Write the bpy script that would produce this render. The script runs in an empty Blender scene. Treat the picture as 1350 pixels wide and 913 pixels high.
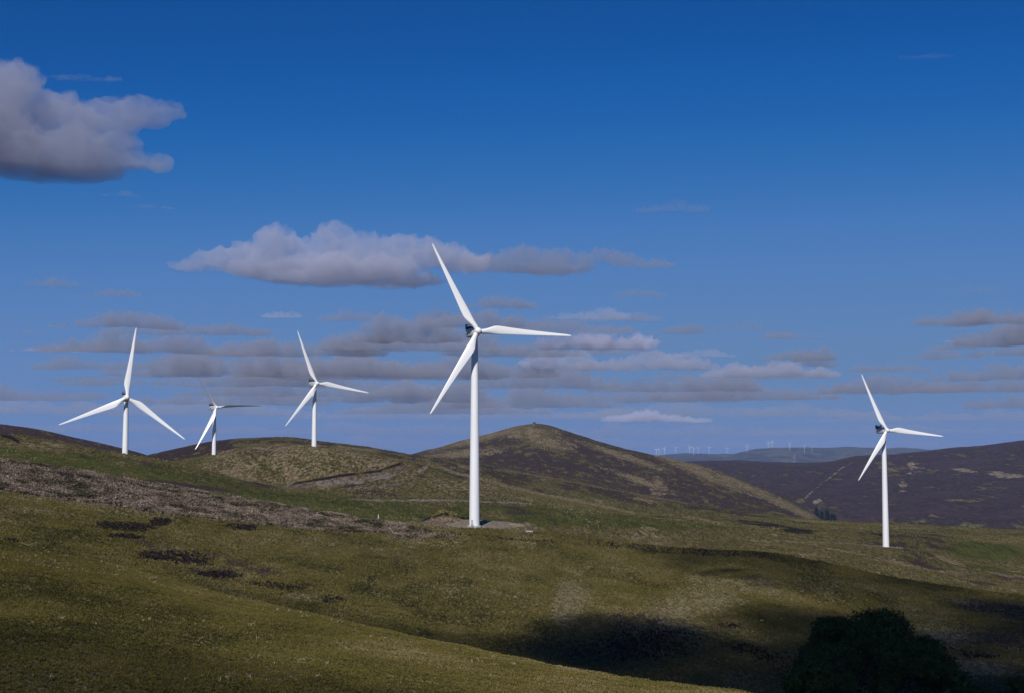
import bpy, math, random
import numpy as np
from mathutils import Matrix, Vector

random.seed(7); rng = np.random.default_rng(11)
S = bpy.context.scene
COL = S.collection
PI = math.pi
TEST_CLOUDS = True

# ------------------------------------------------------------------ camera
F = 1875.0                       # focal length in photo pixels (a 50 mm lens)
PITCH = math.atan((600 - 456.5) / F)
cam = bpy.data.cameras.new('camera'); cam.lens = 50.0; cam.sensor_width = 36.0
cam.clip_start = 0.3; cam.clip_end = 200000
camo = bpy.data.objects.new('camera', cam); COL.objects.link(camo)
camo.location = (0, 0, 0); camo.rotation_euler = (PI / 2 + PITCH, 0, 0)
S.camera = camo

def ray(x, y):
    """azimuth and tangent of elevation of the sight line through a photo position"""
    x = np.asarray(x, float); y = np.asarray(y, float)
    cx = (x - 675) / F; cy = (456.5 - y) / F
    X = cx; Y = math.cos(PITCH) - cy * math.sin(PITCH); Z = math.sin(PITCH) + cy * math.cos(PITCH)
    return np.arctan2(X, Y), Z / np.hypot(X, Y)

def at(x, y, d):
    a, t = ray(x, y)
    return Vector((float(math.sin(a) * d), float(math.cos(a) * d), float(t * d)))

def project(P):
    """world points -> photo pixels"""
    X, Y, Z = P[:, 0], P[:, 1], P[:, 2]
    c, s = math.cos(PITCH), math.sin(PITCH)
    f = Y * c + Z * s; u = -Y * s + Z * c
    f = np.where(f > 0.1, f, 0.1)
    return 675 + F * X / f, 456.5 - F * u / f

# ------------------------------------------------------------------ noise
def _h(ix, iy, iz, seed):
    n = (ix.astype(np.int64) * 374761393 + iy.astype(np.int64) * 668265263 + iz.astype(np.int64) * 2147483647 + seed * 974634777) & 0xffffffff
    n = ((n ^ (n >> 13)) * 1274126177) & 0xffffffff
    n = n ^ (n >> 16)
    return (n & 0xffff) / 32767.5 - 1.0

def vnoise(x, y, z, seed=0):
    ix, iy, iz = np.floor(x), np.floor(y), np.floor(z)
    fx, fy, fz = x - ix, y - iy, z - iz
    fx = fx * fx * fx * (fx * (fx * 6 - 15) + 10); fy = fy * fy * fy * (fy * (fy * 6 - 15) + 10); fz = fz * fz * fz * (fz * (fz * 6 - 15) + 10)
    r = 0
    for a in (0, 1):
        for b in (0, 1):
            for c in (0, 1):
                r = r + _h(ix + a, iy + b, iz + c, seed) * (fx if a else 1 - fx) * (fy if b else 1 - fy) * (fz if c else 1 - fz)
    return r

def fbm(x, y, z, octv=4, seed=0, gain=.5):
    r = 0; amp = 1.0
    for i in range(octv):
        r = r + amp * vnoise(x, y, z, seed + i * 17); amp *= gain
        x, y, z = x * 2.03 + 3.1, y * 2.03 + 1.7, z * 2.03 + 5.3
    return r

def sstep(a, b, x):
    t = np.clip((x - a) / (b - a), 0, 1); return t * t * (3 - 2 * t)

import bmesh
_b = bmesh.new(); bmesh.ops.create_icosphere(_b, subdivisions=3, radius=1.0)
ICO_V = np.array([v.co[:] for v in _b.verts]); ICO_F = np.array([[v.index for v in f.verts] for f in _b.faces]); _b.free()

# ------------------------------------------------------------------ object helpers
def tag(o, label=None, cat=None, group=None, kind=None):
    if label: o['label'] = label
    if cat: o['category'] = cat
    if group: o['group'] = group
    if kind: o['kind'] = kind
    return o

def mesh_np(name, V, Fc, mat=None, parent=None, smooth=True):
    V = np.ascontiguousarray(V, dtype=np.float32); Fc = np.ascontiguousarray(Fc, dtype=np.int32)
    me = bpy.data.meshes.new(name)
    k = Fc.shape[1]
    me.vertices.add(len(V)); me.vertices.foreach_set('co', V.ravel())
    me.loops.add(Fc.size); me.loops.foreach_set('vertex_index', Fc.ravel())
    me.polygons.add(len(Fc)); me.polygons.foreach_set('loop_start', np.arange(0, Fc.size, k, dtype=np.int32))
    me.polygons.foreach_set('loop_total', np.full(len(Fc), k, dtype=np.int32))
    me.polygons.foreach_set('use_smooth', np.full(len(Fc), smooth, dtype=bool))
    me.update(calc_edges=True)
    if mat: me.materials.append(mat)
    o = bpy.data.objects.new(name, me); COL.objects.link(o)
    if parent: o.parent = parent
    return o

class MB:
    """collects rings and boxes, becomes ONE mesh"""
    def __init__(s): s.v = []; s.f = []
    def box(s, c, h, rot=None, taper=1.0):
        b = len(s.v)
        for dz in (-1, 1):
            k = taper if dz > 0 else 1
            for dx, dy in ((-1, -1), (1, -1), (1, 1), (-1, 1)):
                p = Vector((dx * h[0] * k, dy * h[1] * k, dz * h[2]))
                if rot: p = rot @ p
                s.v.append(Vector(c) + p)
        for q in ((3, 2, 1, 0), (4, 5, 6, 7), (0, 1, 5, 4), (1, 2, 6, 5), (2, 3, 7, 6), (3, 0, 4, 7)):
            s.f.append([b + i for i in q])
    def loft(s, rings, cap=True):
        n = len(rings[0]); b = len(s.v)
        for r in rings: s.v += [Vector(p) for p in r]
        for i in range(len(rings) - 1):
            for j in range(n):
                k = (j + 1) % n
                s.f.append([b + i * n + j, b + i * n + k, b + (i + 1) * n + k, b + (i + 1) * n + j])
        if cap:
            s.f.append([b + j for j in range(n)][::-1]); s.f.append([b + (len(rings) - 1) * n + j for j in range(n)])
    def tube(s, p0, p1, r0, r1, n=8):
        p0, p1 = Vector(p0), Vector(p1); d = (p1 - p0).normalized()
        q = d.to_track_quat('Z', 'Y').to_matrix()
        s.loft([[p + q @ Vector((r * math.cos(2 * PI * j / n), r * math.sin(2 * PI * j / n), 0)) for j in range(n)] for p, r in ((p0, r0), (p1, r1))])
    def lathe(s, prof, n=24, c=(0, 0, 0), axis='Z'):
        rings = []
        for r, z in prof:
            ring = []
            for j in range(n):
                a = 2 * PI * j / n
                if axis == 'Z': p = Vector((r * math.cos(a), r * math.sin(a), z))
                else: p = Vector((-r * math.cos(a), z, r * math.sin(a)))
                ring.append(Vector(c) + p)
            rings.append(ring)
        s.loft(rings)
    def build(s, name, mat, parent=None, smooth=None, bevel=0):
        me = bpy.data.meshes.new(name); me.from_pydata([tuple(v) for v in s.v], [], s.f); me.update()
        if mat: me.materials.append(mat)
        if smooth:
            me.polygons.foreach_set('use_smooth', [True] * len(me.polygons))
            try: me.set_sharp_from_angle(angle=math.radians(smooth))
            except Exception: pass
        o = bpy.data.objects.new(name, me); COL.objects.link(o)
        if parent: o.parent = parent
        if bevel:
            m = o.modifiers.new('bevel', 'BEVEL'); m.width = bevel; m.segments = 2
        return o

def empty(name, loc, rz=0):
    o = bpy.data.objects.new(name, None); COL.objects.link(o)
    o.location = loc; o.rotation_euler = (0, 0, rz); o.empty_display_size = 2
    return o

# ------------------------------------------------------------------ materials
def newmat(name):
    m = bpy.data.materials.new(name); m.use_nodes = True
    nt = m.node_tree
    return m, nt, nt.nodes['Principled BSDF']

def N(nt, t, **kw):
    n = nt.nodes.new(t)
    for k, v in kw.items():
        if k.startswith('i_'):
            n.inputs[k[2:].replace('_', ' ')].default_value = v
        else: setattr(n, k, v)
    return n

def paint(name, col, rough=.4, var=.06, scale=.4):
    m, nt, b = newmat(name)
    tc = N(nt, 'ShaderNodeTexCoord')
    mp = N(nt, 'ShaderNodeMapping'); mp.inputs['Scale'].default_value = (1, 1, .12)
    n = N(nt, 'ShaderNodeTexNoise', i_Scale=scale, i_Detail=5.0)
    nt.links.new(tc.outputs['Object'], mp.inputs[0]); nt.links.new(mp.outputs[0], n.inputs['Vector'])
    r = N(nt, 'ShaderNodeMapRange'); r.inputs['From Min'].default_value = .3; r.inputs['From Max'].default_value = .75
    r.inputs['To Min'].default_value = 1.0; r.inputs['To Max'].default_value = 1 - var
    nt.links.new(n.outputs[0], r.inputs[0])
    mx = N(nt, 'ShaderNodeVectorMath', operation='SCALE'); mx.inputs[0].default_value = col
    nt.links.new(r.outputs[0], mx.inputs['Scale']); nt.links.new(mx.outputs[0], b.inputs['Base Color'])
    b.inputs['Roughness'].default_value = rough
    return m

M_white = paint('white_blade_paint', (.80, .80, .80), .35)
M_tower = paint('white_tower_paint', (.78, .785, .80), .4, .08)
M_nac = paint('grey_nacelle_paint', (.52, .54, .56), .5, .2, 1.2)
M_cool = paint('dark_cooler_grille', (.045, .055, .07), .6)
M_door = paint('grey_door_paint', (.35, .37, .4), .5)
M_conc = paint('pale_concrete', (.42, .40, .36), .9, .3, 2)
M_stone = paint('pale_stone', (.40, .39, .36), .9, .4, 2)
M_bark = paint('tree_bark', (.06, .045, .03), .9, .5, 3)

# ------------------------------------------------------------------ terrain: node rings outward from the camera
def curve(pts):
    p = sorted(pts); return np.array([q[0] for q in p], float), np.array([q[1] for q in p], float)

def pchip(x, y, xq):
    h = np.diff(x); d = np.diff(y) / h
    m = np.zeros_like(y)
    s = d[:-1] * d[1:]
    w1 = 2 * h[1:] + h[:-1]; w2 = h[1:] + 2 * h[:-1]
    with np.errstate(divide='ignore', invalid='ignore'):
        m[1:-1] = np.where(s > 0, (w1 + w2) / (w1 / d[:-1] + w2 / d[1:]), 0)
    m[0], m[-1] = d[0], d[-1]
    xq = np.clip(xq, x[0], x[-1])
    i = np.clip(np.searchsorted(x, xq) - 1, 0, len(x) - 2)
    t = (xq - x[i]) / h[i]
    return (y[i] * (1 + 2 * t) * (1 - t) ** 2 + m[i] * h[i] * t * (1 - t) ** 2 + y[i + 1] * t * t * (3 - 2 * t) + m[i + 1] * h[i] * t * t * (t - 1))

C0 = [(-80, 698), (0, 713), (100, 734), (200, 757), (300, 783), (420, 808), (520, 830), (640, 857), (760, 882), (880, 900), (970, 912), (1100, 932), (1350, 950), (1430, 955)]
CA = [(-80, 642), (0, 652), (200, 672), (400, 692), (560, 703), (626, 697), (700, 701), (760, 709), (900, 723), (1000, 728), (1080, 740), (1160, 758), (1250, 772), (1350, 785), (1430, 795)]
C3 = [(-80, 563), (0, 572), (80, 583), (160, 599), (210, 606), (270, 620), (330, 634), (390, 643), (460, 650), (560, 661), (626, 665), (700, 672), (900, 690), (1000, 705), (1166, 721), (1350, 742), (1430, 745)]
C4 = [(-80, 650), (0, 640), (150, 622), (200, 612), (250, 604), (283, 599), (330, 588), (380, 584), (415, 587), (470, 594), (520, 603), (560, 612), (600, 622), (700, 647), (800, 667), (842, 677), (1000, 694), (1166, 703), (1350, 714), (1430, 716)]
C5 = [(-80, 620), (0, 618), (150, 607), (190, 600), (240, 590), (290, 581), (330, 578), (380, 577), (420, 582), (480, 589), (540, 599), (600, 607), (700, 622), (760, 633), (850, 650), (950, 668), (1000, 677), (1090, 686), (1200, 690), (1350, 697), (1430, 700)]
C6 = [(-80, 550), (0, 559), (50, 566), (100, 577), (160, 592), (200, 603), (240, 614), (350, 616), (480, 608), (540, 599), (600, 583), (640, 572.5), (670, 564.5), (690, 559.5), (705, 557), (722, 560), (740, 566), (780, 578), (850, 594), (900, 605), (950, 620), (1000, 640), (1050, 660), (1090, 688), (1120, 702), (1350, 720), (1430, 722)]
C7 = [(-80, 628), (600, 625), (850, 612), (905, 606), (960, 607), (1040, 610), (1090, 607), (1130, 598), (1180, 596), (1250, 590), (1300, 586), (1350, 583), (1430, 578)]
C8 = [(-80, 607), (700, 606), (830, 600), (860, 598), (900, 596), (960, 598), (990, 592), (1020, 589), (1080, 590), (1150, 591), (1230, 592), (1300, 591), (1430, 593)]
def K(pts): return [(a, b) for a, b in pts]
def off(pts, dy): return [(a, b + dy) for a, b in pts]
def mx(p, q):
    xs = sorted(set([a for a, _ in p] + [a for a, _ in q])); px, py = curve(p); qx, qy = curve(q)
    return [(x, max(float(pchip(px, py, x)), float(pchip(qx, qy, x)))) for x in xs]
def mix(p, q, t):
    xs = sorted(set([a for a, _ in p] + [a for a, _ in q])); px, py = curve(p); qx, qy = curve(q)
    return [(x, float(pchip(px, py, x)) * (1 - t) + float(pchip(qx, qy, x)) * t) for x in xs]

NODES = [  # (distance curve, photo-height curve, rows up to the next node)
 ([(0, 2), (1350, 2)], [(0, 2000), (1350, 2000)], 3),
 ([(0, 30), (1350, 30)], [(0, 960), (1350, 962)], 10),
 ([(0, 80), (500, 100), (980, 118), (1350, 118)], mx([(-80, 926), (1430, 926)], off(C0, 10)), 70),
 ([(0, 215), (500, 182), (980, 142), (1350, 136)], C0, 6),
 ([(0, 285), (700, 250), (1350, 200)], off(C0, 50), 8),
 ([(0, 350), (700, 320), (1350, 262)], off(C0, 7), 60),
 ([(0, 425), (700, 440), (1350, 400)], mix(C0, CA, .55), 70),
 ([(-80, 470), (300, 520), (626, 586), (900, 600), (1350, 560)], CA, 26),
 ([(-80, 570), (400, 590), (560, 612), (626, 614), (720, 625), (900, 660), (1350, 640)],
  [(-80, 600), (0, 606), (100, 621), (200, 639), (300, 655), (400, 670), (500, 683), (560, 684), (626, 685.5), (680, 689), (730, 706), (800, 726), (900, 737), (1000, 742), (1166, 776), (1350, 806), (1430, 812)], 14),
 ([(-80, 620), (400, 650), (626, 680), (900, 740), (1350, 740)],
  [(-80, 580), (0, 588), (100, 600), (200, 622), (300, 643), (400, 660), (500, 675), (560, 686), (626, 694), (700, 700), (760, 708), (900, 725), (1000, 729.5), (1080, 741.5), (1160, 759), (1250, 773), (1350, 786), (1430, 790)], 45),
 ([(-80, 690), (160, 735), (390, 790), (626, 780), (900, 900), (1166, 975), (1350, 1000)], C3, 8),
 ([(-80, 760), (160, 800), (390, 850), (626, 830), (900, 930), (1166, 1010), (1350, 1050)],
  [(-80, 600), (160, 630), (270, 650), (330, 658), (390, 655), (460, 649), (560, 652), (626, 657), (700, 666), (900, 686), (1166, 716), (1350, 733), (1430, 735)], 6),
 ([(-80, 880), (626, 900), (1166, 1040), (1350, 1080)],
  [(-80, 645), (0, 636), (160, 628), (210, 616), (270, 622), (330, 633), (390, 638), (460, 632), (560, 636), (626, 644), (700, 657), (900, 683), (1166, 710), (1350, 724), (1430, 726)], 60),
 ([(-80, 1000), (450, 1005), (626, 1020), (1166, 1100), (1350, 1150)], C4, 8),
 ([(-80, 1150), (626, 1160), (1166, 1150), (1350, 1200)],
  [(a, b + (9 if a < 843 else -3)) for a, b in C4], 30),
 ([(-80, 1500), (600, 1500), (1000, 1380), (1350, 1320)], C5, 6),
 ([(-80, 1650), (600, 1700), (1350, 1600)], off(C5, 30), 8),
 ([(-80, 1760), (600, 2000), (1090, 1950), (1350, 1850)], off(C5, 5), 50),
 ([(-80, 1950), (250, 2000), (705, 2700), (1090, 2450), (1350, 2300)], C6, 8),
 ([(-80, 2900), (705, 3400), (1350, 3000)], mx(off(C6, 60), [(-80, 728), (1430, 728)]), 8),
 ([(-80, 3500), (1350, 3500)], [(-80, 700), (800, 700), (1350, 703), (1430, 704)], 60),
 ([(-80, 4500), (1350, 4400)], [(-80, 650), (850, 648), (1090, 645), (1350, 636), (1430, 634)], 60),
 ([(-80, 5600), (1350, 5600)], C7, 6),
 ([(-80, 9000), (1350, 9000)], off(C7, 26), 8),
 ([(-80, 16500), (1350, 16500)], [(-80, 614), (1430, 614)], 22),
 ([(-80, 21500), (1350, 21500)], C8, 6),
 ([(-80, 27000), (1350, 27000)], off(C8, 9), 4),
 ([(-80, 33000), (1350, 33000)], [(-80, 612), (1430, 612)], 0),
]
azF = math.radians(22.0)
fine = np.linspace(-azF, azF, 1150)
coarse = np.concatenate([np.linspace(-PI, -azF, 60)[:-1], ])
AZ = np.concatenate([coarse, fine, -coarse[1:][::-1]])      # closes at +-180 degrees
NA = len(AZ)
Dn = []; Zn = []
for dc, yc, n in NODES:
    dx, dy = curve(dc); yx, yy = curve(yc)
    y0 = float(pchip(yx, yy, 675.0))
    azy, _ = ray(yx, yy); _, te = ray(yx, yy)
    azd, _ = ray(dx, np.full(len(dx), 650.0))
    if yy[0] > 1500: d = np.full(NA, 2.0); z = np.full(NA, -1.7)
    else:
        d = pchip(azd, dy, AZ); z = pchip(azy, te, AZ) * d
    w = sstep(math.radians(30), PI, np.abs(AZ))
    zl, zr = z[0], z[-1]; dl, dr = d[0], d[-1]
    z = z * (1 - w) + w * (zl + zr) / 2; d = d * (1 - w) + w * (dl + dr) / 2
    Dn.append(d); Zn.append(z)
Dn = np.array(Dn); Zn = np.array(Zn)
h = np.diff(Dn, axis=0); dl = np.diff(Zn, axis=0) / h
m = np.zeros_like(Zn)
s_ = dl[:-1] * dl[1:]; w1 = 2 * h[1:] + h[:-1]; w2 = h[1:] + 2 * h[:-1]
with np.errstate(divide='ignore', invalid='ignore'):
    m[1:-1] = np.where(s_ > 0, (w1 + w2) / (w1 / dl[:-1] + w2 / dl[1:]), 0)
m[0], m[-1] = dl[0], dl[-1]
RD = []; RZ = []; RL = []; LIM = []
for k, (_, _, n) in enumerate(NODES[:-1]):
    LIM.append(len(RD))
    for i in range(n):
        t = i / n
        RD.append(Dn[k] + h[k] * t)
        RZ.append(Zn[k] * (1 + 2 * t) * (1 - t) ** 2 + m[k] * h[k] * t * (1 - t) ** 2 + Zn[k + 1] * t * t * (3 - 2 * t) + m[k + 1] * h[k] * t * t * (t - 1))
        RL.append(k + t)
RD.append(Dn[-1]); RZ.append(Zn[-1]); RL.append(len(NODES) - 1.0); LIM.append(len(RD) - 1)
RD = np.array(RD); RZ = np.array(RZ); RL = np.array(RL)
NR = len(RD)
GX = RD * np.sin(AZ)[None]; GY = RD * np.cos(AZ)[None]
# relief: undulation in proportion to distance
amp = np.clip(RD, 20, 6000)
und = fbm(GX / 60, GY / 60, 0 * GX, 4, 3) * .9 * sstep(60, 300, RD) + fbm(GX / 260, GY / 260, 0 * GX, 4, 9) * 3.0 * sstep(500, 1600, RD)
far = sstep(2500, 5000, RD)
und = und + far * (fbm(GX / 500, GY / 900, 0 * GX, 5, 21) * 16) + sstep(12000, 17000, RD) * fbm(GX / 1500, GY / 2500, 0 * GX, 4, 31) * 28
mid = sstep(1700, 2100, RD) * (1 - far)
und = und + mid * fbm(GX / 120, GY / 260, 0 * GX, 4, 25) * 3.2
tus = fbm(GX / 3.0, GY / 3.0, 0 * GX, 3, 41) * .16 + fbm(GX / .9, GY / .9, 0 * GX, 2, 43) * .05
und = und * 0.8 + tus * sstep(20, 60, RD)
# leave the turbine hardstand flat
padc = at(626, 694, 594)
pr = np.hypot((GX - padc.x) / 1.0, (GY - padc.y) / .62)
und = und * (.06 + .94 * sstep(20, 34, pr))
GZ = RZ + und
for bx, bd, hx, hd, hh in ((578, 612, 6, 4, 2.6), (592, 613, 7, 4, 2.9), (608, 614, 6, 4, 1.5), (683, 607, 5, 3, .9), (690, 598, 5, 3, .7)):   # spoil bank cut round the hardstand
    q = at(bx, 688, bd); rr = np.sqrt(((GX - q.x) / hx) ** 2 + ((GY - q.y) / hd) ** 2)
    GZ = GZ + hh * (1 - sstep(.25, 1.1, rr)) * (1 + .25 * fbm(GX / 2, GY / 2, GX * 0, 3, 55))

PTS = np.stack([GX, GY, GZ], -1).reshape(-1, 3)
PX, PY = project(PTS); PX = PX.reshape(NR, NA); PY = PY.reshape(NR, NA)
infront = (np.abs(AZ) < 1.2)[None]
LV = np.repeat(RL[:, None], NA, 1)

# ---- ground cover, painted on the hills where it grows; dark also carries painted shade
def blob(x, y, rx, ry, ang=0, l0=-1, l1=99, soft=1.0):
    a = math.radians(ang); dx = PX - x; dy = PY - y
    u = dx * math.cos(a) + dy * math.sin(a); v = -dx * math.sin(a) + dy * math.cos(a)
    r = np.sqrt((u / rx) ** 2 + (v / ry) ** 2)
    return np.clip((1.5 - r) / soft, 0, 1) * (LV >= l0) * (LV < l1) * infront
def cy(pts, dy=0):
    x, y = curve(pts); return np.interp(PX, x, y) + dy
def band(top, bot, l0, l1, s=2.0, x0=-999, x1=9999, sx=20):
    a = np.clip((PY - cy(top)) / s + .5, 0, 1) * np.clip((cy(bot) - PY) / s + .5, 0, 1)
    return a * np.clip((PX - x0) / sx, 0, 1) * np.clip((x1 - PX) / sx, 0, 1) * (LV >= l0) * (LV < l1) * infront
def line(pts, w, l0, l1):
    r = np.full(PX.shape, 1e9)
    for (x0, y0), (x1, y1) in zip(pts[:-1], pts[1:]):
        L = (x1 - x0) ** 2 + (y1 - y0) ** 2
        t = np.clip(((PX - x0) * (x1 - x0) + (PY - y0) * (y1 - y0)) / L, 0, 1)
        r = np.minimum(r, np.hypot(PX - x0 - t * (x1 - x0), PY - y0 - t * (y1 - y0)))
    return np.clip((w - r) / w * 1.6, 0, 1) * (LV >= l0) * (LV < l1) * infront
Z0 = np.zeros_like(PX)
heather = Z0.copy(); lush = Z0.copy(); straw = Z0.copy(); soil = Z0.copy(); bracken = Z0.copy(); dark = Z0.copy(); gravel = Z0.copy(); fine_ = Z0.copy()
# conical hill, dark moor, far hill and the dark ridge behind the second turbine
cone = (LV >= 16.6) & (LV < 18.7)
heather = np.maximum(heather, cone * .60)
for b in [(690, 608, 150, 20, 10), (740, 612, 110, 13, 12), (860, 645, 70, 10, 14), (640, 596, 60, 12, 8), (760, 590, 45, 10, 22), (800, 620, 90, 20, 12), (900, 640, 90, 18, 12), (990, 655, 60, 12, 20), (1040, 675, 30, 8, 20), (560, 604, 40, 6, 0)]:
    heather = np.maximum(heather, .82 * blob(*b, 16.6, 18.7, 1.3))
for b in [(725, 583, 26, 7, 10), (700, 570, 30, 6, 0), (868, 640, 9, 9, 0), (840, 632, 40, 3, 20), (1000, 648, 60, 4, 24), (930, 625, 60, 4, 22), (900, 610, 50, 4, 20), (1050, 672, 35, 4, 25), (640, 575, 60, 4, -14), (820, 600, 50, 3, 18), (610, 597, 40, 4, -5)]:
    straw = np.maximum(straw, .66 * blob(b[0], b[1], b[2] * 1.3, b[3] * 1.4, b[4], 16.6, 18.7, 1.3))
heather = np.where((LV >= 16.6) & (LV < 19.5) & (PX < 300), .8, heather)
heather = np.where((LV >= 19.5) & (LV < 23.5), .90, heather)
straw = np.maximum(straw, .45 * blob(1205, 618, 14, 9, 0, 19.5, 23.5)); straw = np.maximum(straw,   .42 * blob(1320, 625, 30, 4, 5, 19.5, 23.5))
straw = np.maximum(straw,   .4 * blob(1275, 621, 22, 4, 8, 19.5, 23.5)); straw = np.maximum(straw, .5 * blob(1190, 640, 6, 9, 0, 19.5, 23.5))
straw = np.maximum(straw, .6 * line([(1056, 661), (1072, 646), (1090, 632), (1113, 614)], 1.3, 19.5, 23.5))
gravel = np.maximum(gravel, .8 * blob(1077, 661, 7, 3, -15, 19.5, 23.5))
lush = np.maximum(lush, .5 * blob(1190, 655, 60, 25, 0, 19.5, 23.5)); lush = np.maximum(lush, .45 * blob(1290, 645, 40, 10, 0, 19.5, 23.5))
heather = np.where(LV >= 23.5, .35, heather)
heather = np.maximum(heather, .85 * band(off(C5, -4), off(C5, 30), 14.1, 16, 2, 100, 330, 30))
heather = np.maximum(heather, .5 * band(off(C5, -4), off(C5, 7), 14.1, 16, 2, 300, 1000, 30))
soil = np.maximum(soil, .5 * band(off(C5, 1.5), off(C5, 4), 14.1, 16, 1.5, 640, 930, 30))
heather = np.maximum(heather, .62 * blob(650, 622, 70, 8, 14, 12, 16)); heather = np.maximum(heather, .6 * blob(800, 648, 80, 8, 12, 12, 16))
straw = np.maximum(straw, 1.0 * band(off(C4, -1.2), off(C4, 2.5), 12, 15, 1.2, 580, 850, 20))
# knoll under the second turbine: dry grass
straw = np.maximum(straw, .42 * band(off(C4, -6), off(C3, 0), 12, 14.5, 4, 260, 560, 30))
straw = np.maximum(straw, .35 * blob(620, 645, 90, 12, 8, 11, 14)); straw = np.maximum(straw, .3 * blob(100, 580, 110, 8, 10, 9, 11))
# gully cut, track and hardstand
GUL = [(380, 643), (410, 638), (450, 633), (490, 630), (515, 624), (533, 616)]
soil = np.maximum(soil, 1.0 * line(GUL, 7, 11.2, 15)); gravel = np.maximum(gravel, .55 * line([(420, 637), (480, 632), (520, 624)], 5, 11.2, 15)); gravel = np.maximum(gravel, .7 * line([(530, 632), (548, 624), (562, 615)], 3.5, 11.2, 15))
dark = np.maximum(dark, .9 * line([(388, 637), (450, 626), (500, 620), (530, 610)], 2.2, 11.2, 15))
bracken = np.maximum(bracken, .55 * blob(490, 643, 55, 5, -8, 11.2, 15)); bracken = np.maximum(bracken, .5 * blob(480, 665, 50, 3.5, 3, 9.8, 12))
straw *= 1 - np.clip(soil + gravel, 0, 1)
gravel = np.maximum(gravel, 1.0 * line([(455, 658), (540, 659), (600, 659), (640, 661), (700, 663)], 1.7, 9.5, 13)); soil = np.maximum(soil, .5 * line([(455, 658), (540, 659), (600, 660)], 3.0, 9.5, 13))
gravel = np.maximum(gravel, 1.0 * blob(645, 690, 42, 4.6, 0, 6.8, 8.3, .35))
soil = np.maximum(soil, 1.0 * blob(592, 687, 30, 5, 0, 6.9, 8.9, .4)); dark = np.maximum(dark, 1.0 * line([(556, 686), (566, 682), (576, 678.5), (590, 678), (600, 681), (622, 683)], 1.8, 7.4, 9.5))  # dark line paints the shadow under the lip of the bank
soil = np.maximum(soil, .5 * blob(680, 696, 22, 5, 0, 6.5, 8.3, .8))
gravel = np.maximum(gravel, .45 * line([(1085, 714), (1130, 717), (1166, 720), (1200, 722)], 1.7, 9, 14)); straw = np.maximum(straw, .5 * line([(990, 712), (1085, 714)], 2, 9, 14))
# bracken belt running down from the left
BT = [(-80, 596), (0, 606), (100, 620), (200, 637), (300, 654), (400, 671), (480, 683), (560, 697)]
BB = [(-80, 636), (0, 645), (60, 655), (120, 664), (200, 675), (260, 681), (330, 690), (400, 698), (480, 702), (560, 703)]
bracken = np.maximum(bracken, band(BT, BB, 5.5, 9.2, 3, -999, 575, 15))
bracken = np.maximum(bracken, .4 * blob(540, 704, 60, 5, 3, 5, 8))
lush = np.maximum(lush, .75 * band([(0, 586), (160, 604), (270, 624), (390, 648), (560, 664)], off(BT, 0), 8, 11, 8))
lush = np.maximum(lush, .6 * blob(530, 680, 50, 8, 8, 8, 10.2)); lush = np.maximum(lush, .35 * blob(760, 690, 90, 6, 8, 6, 11))
lush = np.maximum(lush, 1.0 * blob(1300, 725, 52, 9, 4, 9, 14, .6)); lush = np.maximum(lush, .5 * blob(1010, 680, 50, 4, 4, 12, 16)); lush = np.maximum(lush, .5 * blob(1300, 752, 70, 6, 8, 8.8, 11))
dark = np.maximum(dark, .8 * blob(1000, 690, 55, 4, 6, 11, 15, 1.2)); dark = np.maximum(dark, .8 * blob(1055, 700, 26, 5, 8, 11, 15))
heather = np.maximum(heather, .65 * blob(250, 640, 70, 4, 8, 8, 10.5)); heather = np.maximum(heather, .3 * blob(1200, 705, 90, 8, 2, 9, 15))
straw = np.maximum(straw, .55 * blob(1255, 740, 30, 4, 28, 8.8, 11)); straw = np.maximum(straw, .6 * blob(1005, 718, 12, 2, 5, 8.8, 11)); straw = np.maximum(straw, .4 * blob(1062, 731, 12, 2, 8, 8.8, 11))
dark = np.maximum(dark, 1.0 * line([(-30, 566), (0, 572), (14, 576), (24, 581)], 3.2, 9, 11))
# peat and heather patches on the slope below the belt
for b, v in [((165, 694, 34, 5, 4), 1), ((210, 688, 13, 5, -4), 1), ((165, 707, 22, 3, 3), .9), ((320, 695, 22, 4, 5), .8), ((205, 733, 24, 4, 4), .8), ((290, 757, 28, 4, 3), .85), ((240, 735, 40, 8, 5), .55),
             ((360, 772, 40, 4, 5), .5), ((985, 856, 22, 6, 0), .6), ((1010, 868, 20, 8, 0), .5), ((960, 825, 18, 3, 0), .55), ((1290, 863, 28, 4, 4), .6), ((440, 790, 30, 5, 0), .4), ((12, 713, 12, 2, 3), .8), ((1290, 690, 40, 5, 0), .3)]:
    dark = np.maximum(dark, v * blob(*b, 4.6, 7.6, .8))
for b, v in [((752, 788, 26, 24, 10), 1), ((745, 812, 18, 14, 0), .9), ((920, 793, 60, 20, -8), .9), ((895, 830, 40, 16, 0), .5), ((405, 787, 36, 6, 3), .7), ((320, 790, 30, 5, 8), .4), ((110, 662, 70, 5, 7), .55), ((240, 705, 40, 8, 5), .3),
             ((1240, 830, 45, 18, 20), .6), ((1290, 880, 45, 12, 5), .6), ((1200, 805, 25, 12, 30), .5), ((590, 770, 60, 20, 5), .3), ((380, 710, 120, 8, 5), .3), ((660, 740, 60, 8, 5), .25), ((830, 750, 90, 8, 5), .3), ((1130, 770, 80, 6, 14), .35)]:
    straw = np.maximum(straw, v * blob(*b, 4.6, 7.2, 1.0))
for b, v in [((1000, 800, 60, 30, 0), .5), ((560, 730, 90, 10, 5), .3), ((1290, 895, 60, 12, 0), .8), ((880, 870, 60, 20, 0), .3)]:
    lush = np.maximum(lush, v * blob(*b, 4.6, 7.2, 1.2))
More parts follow.
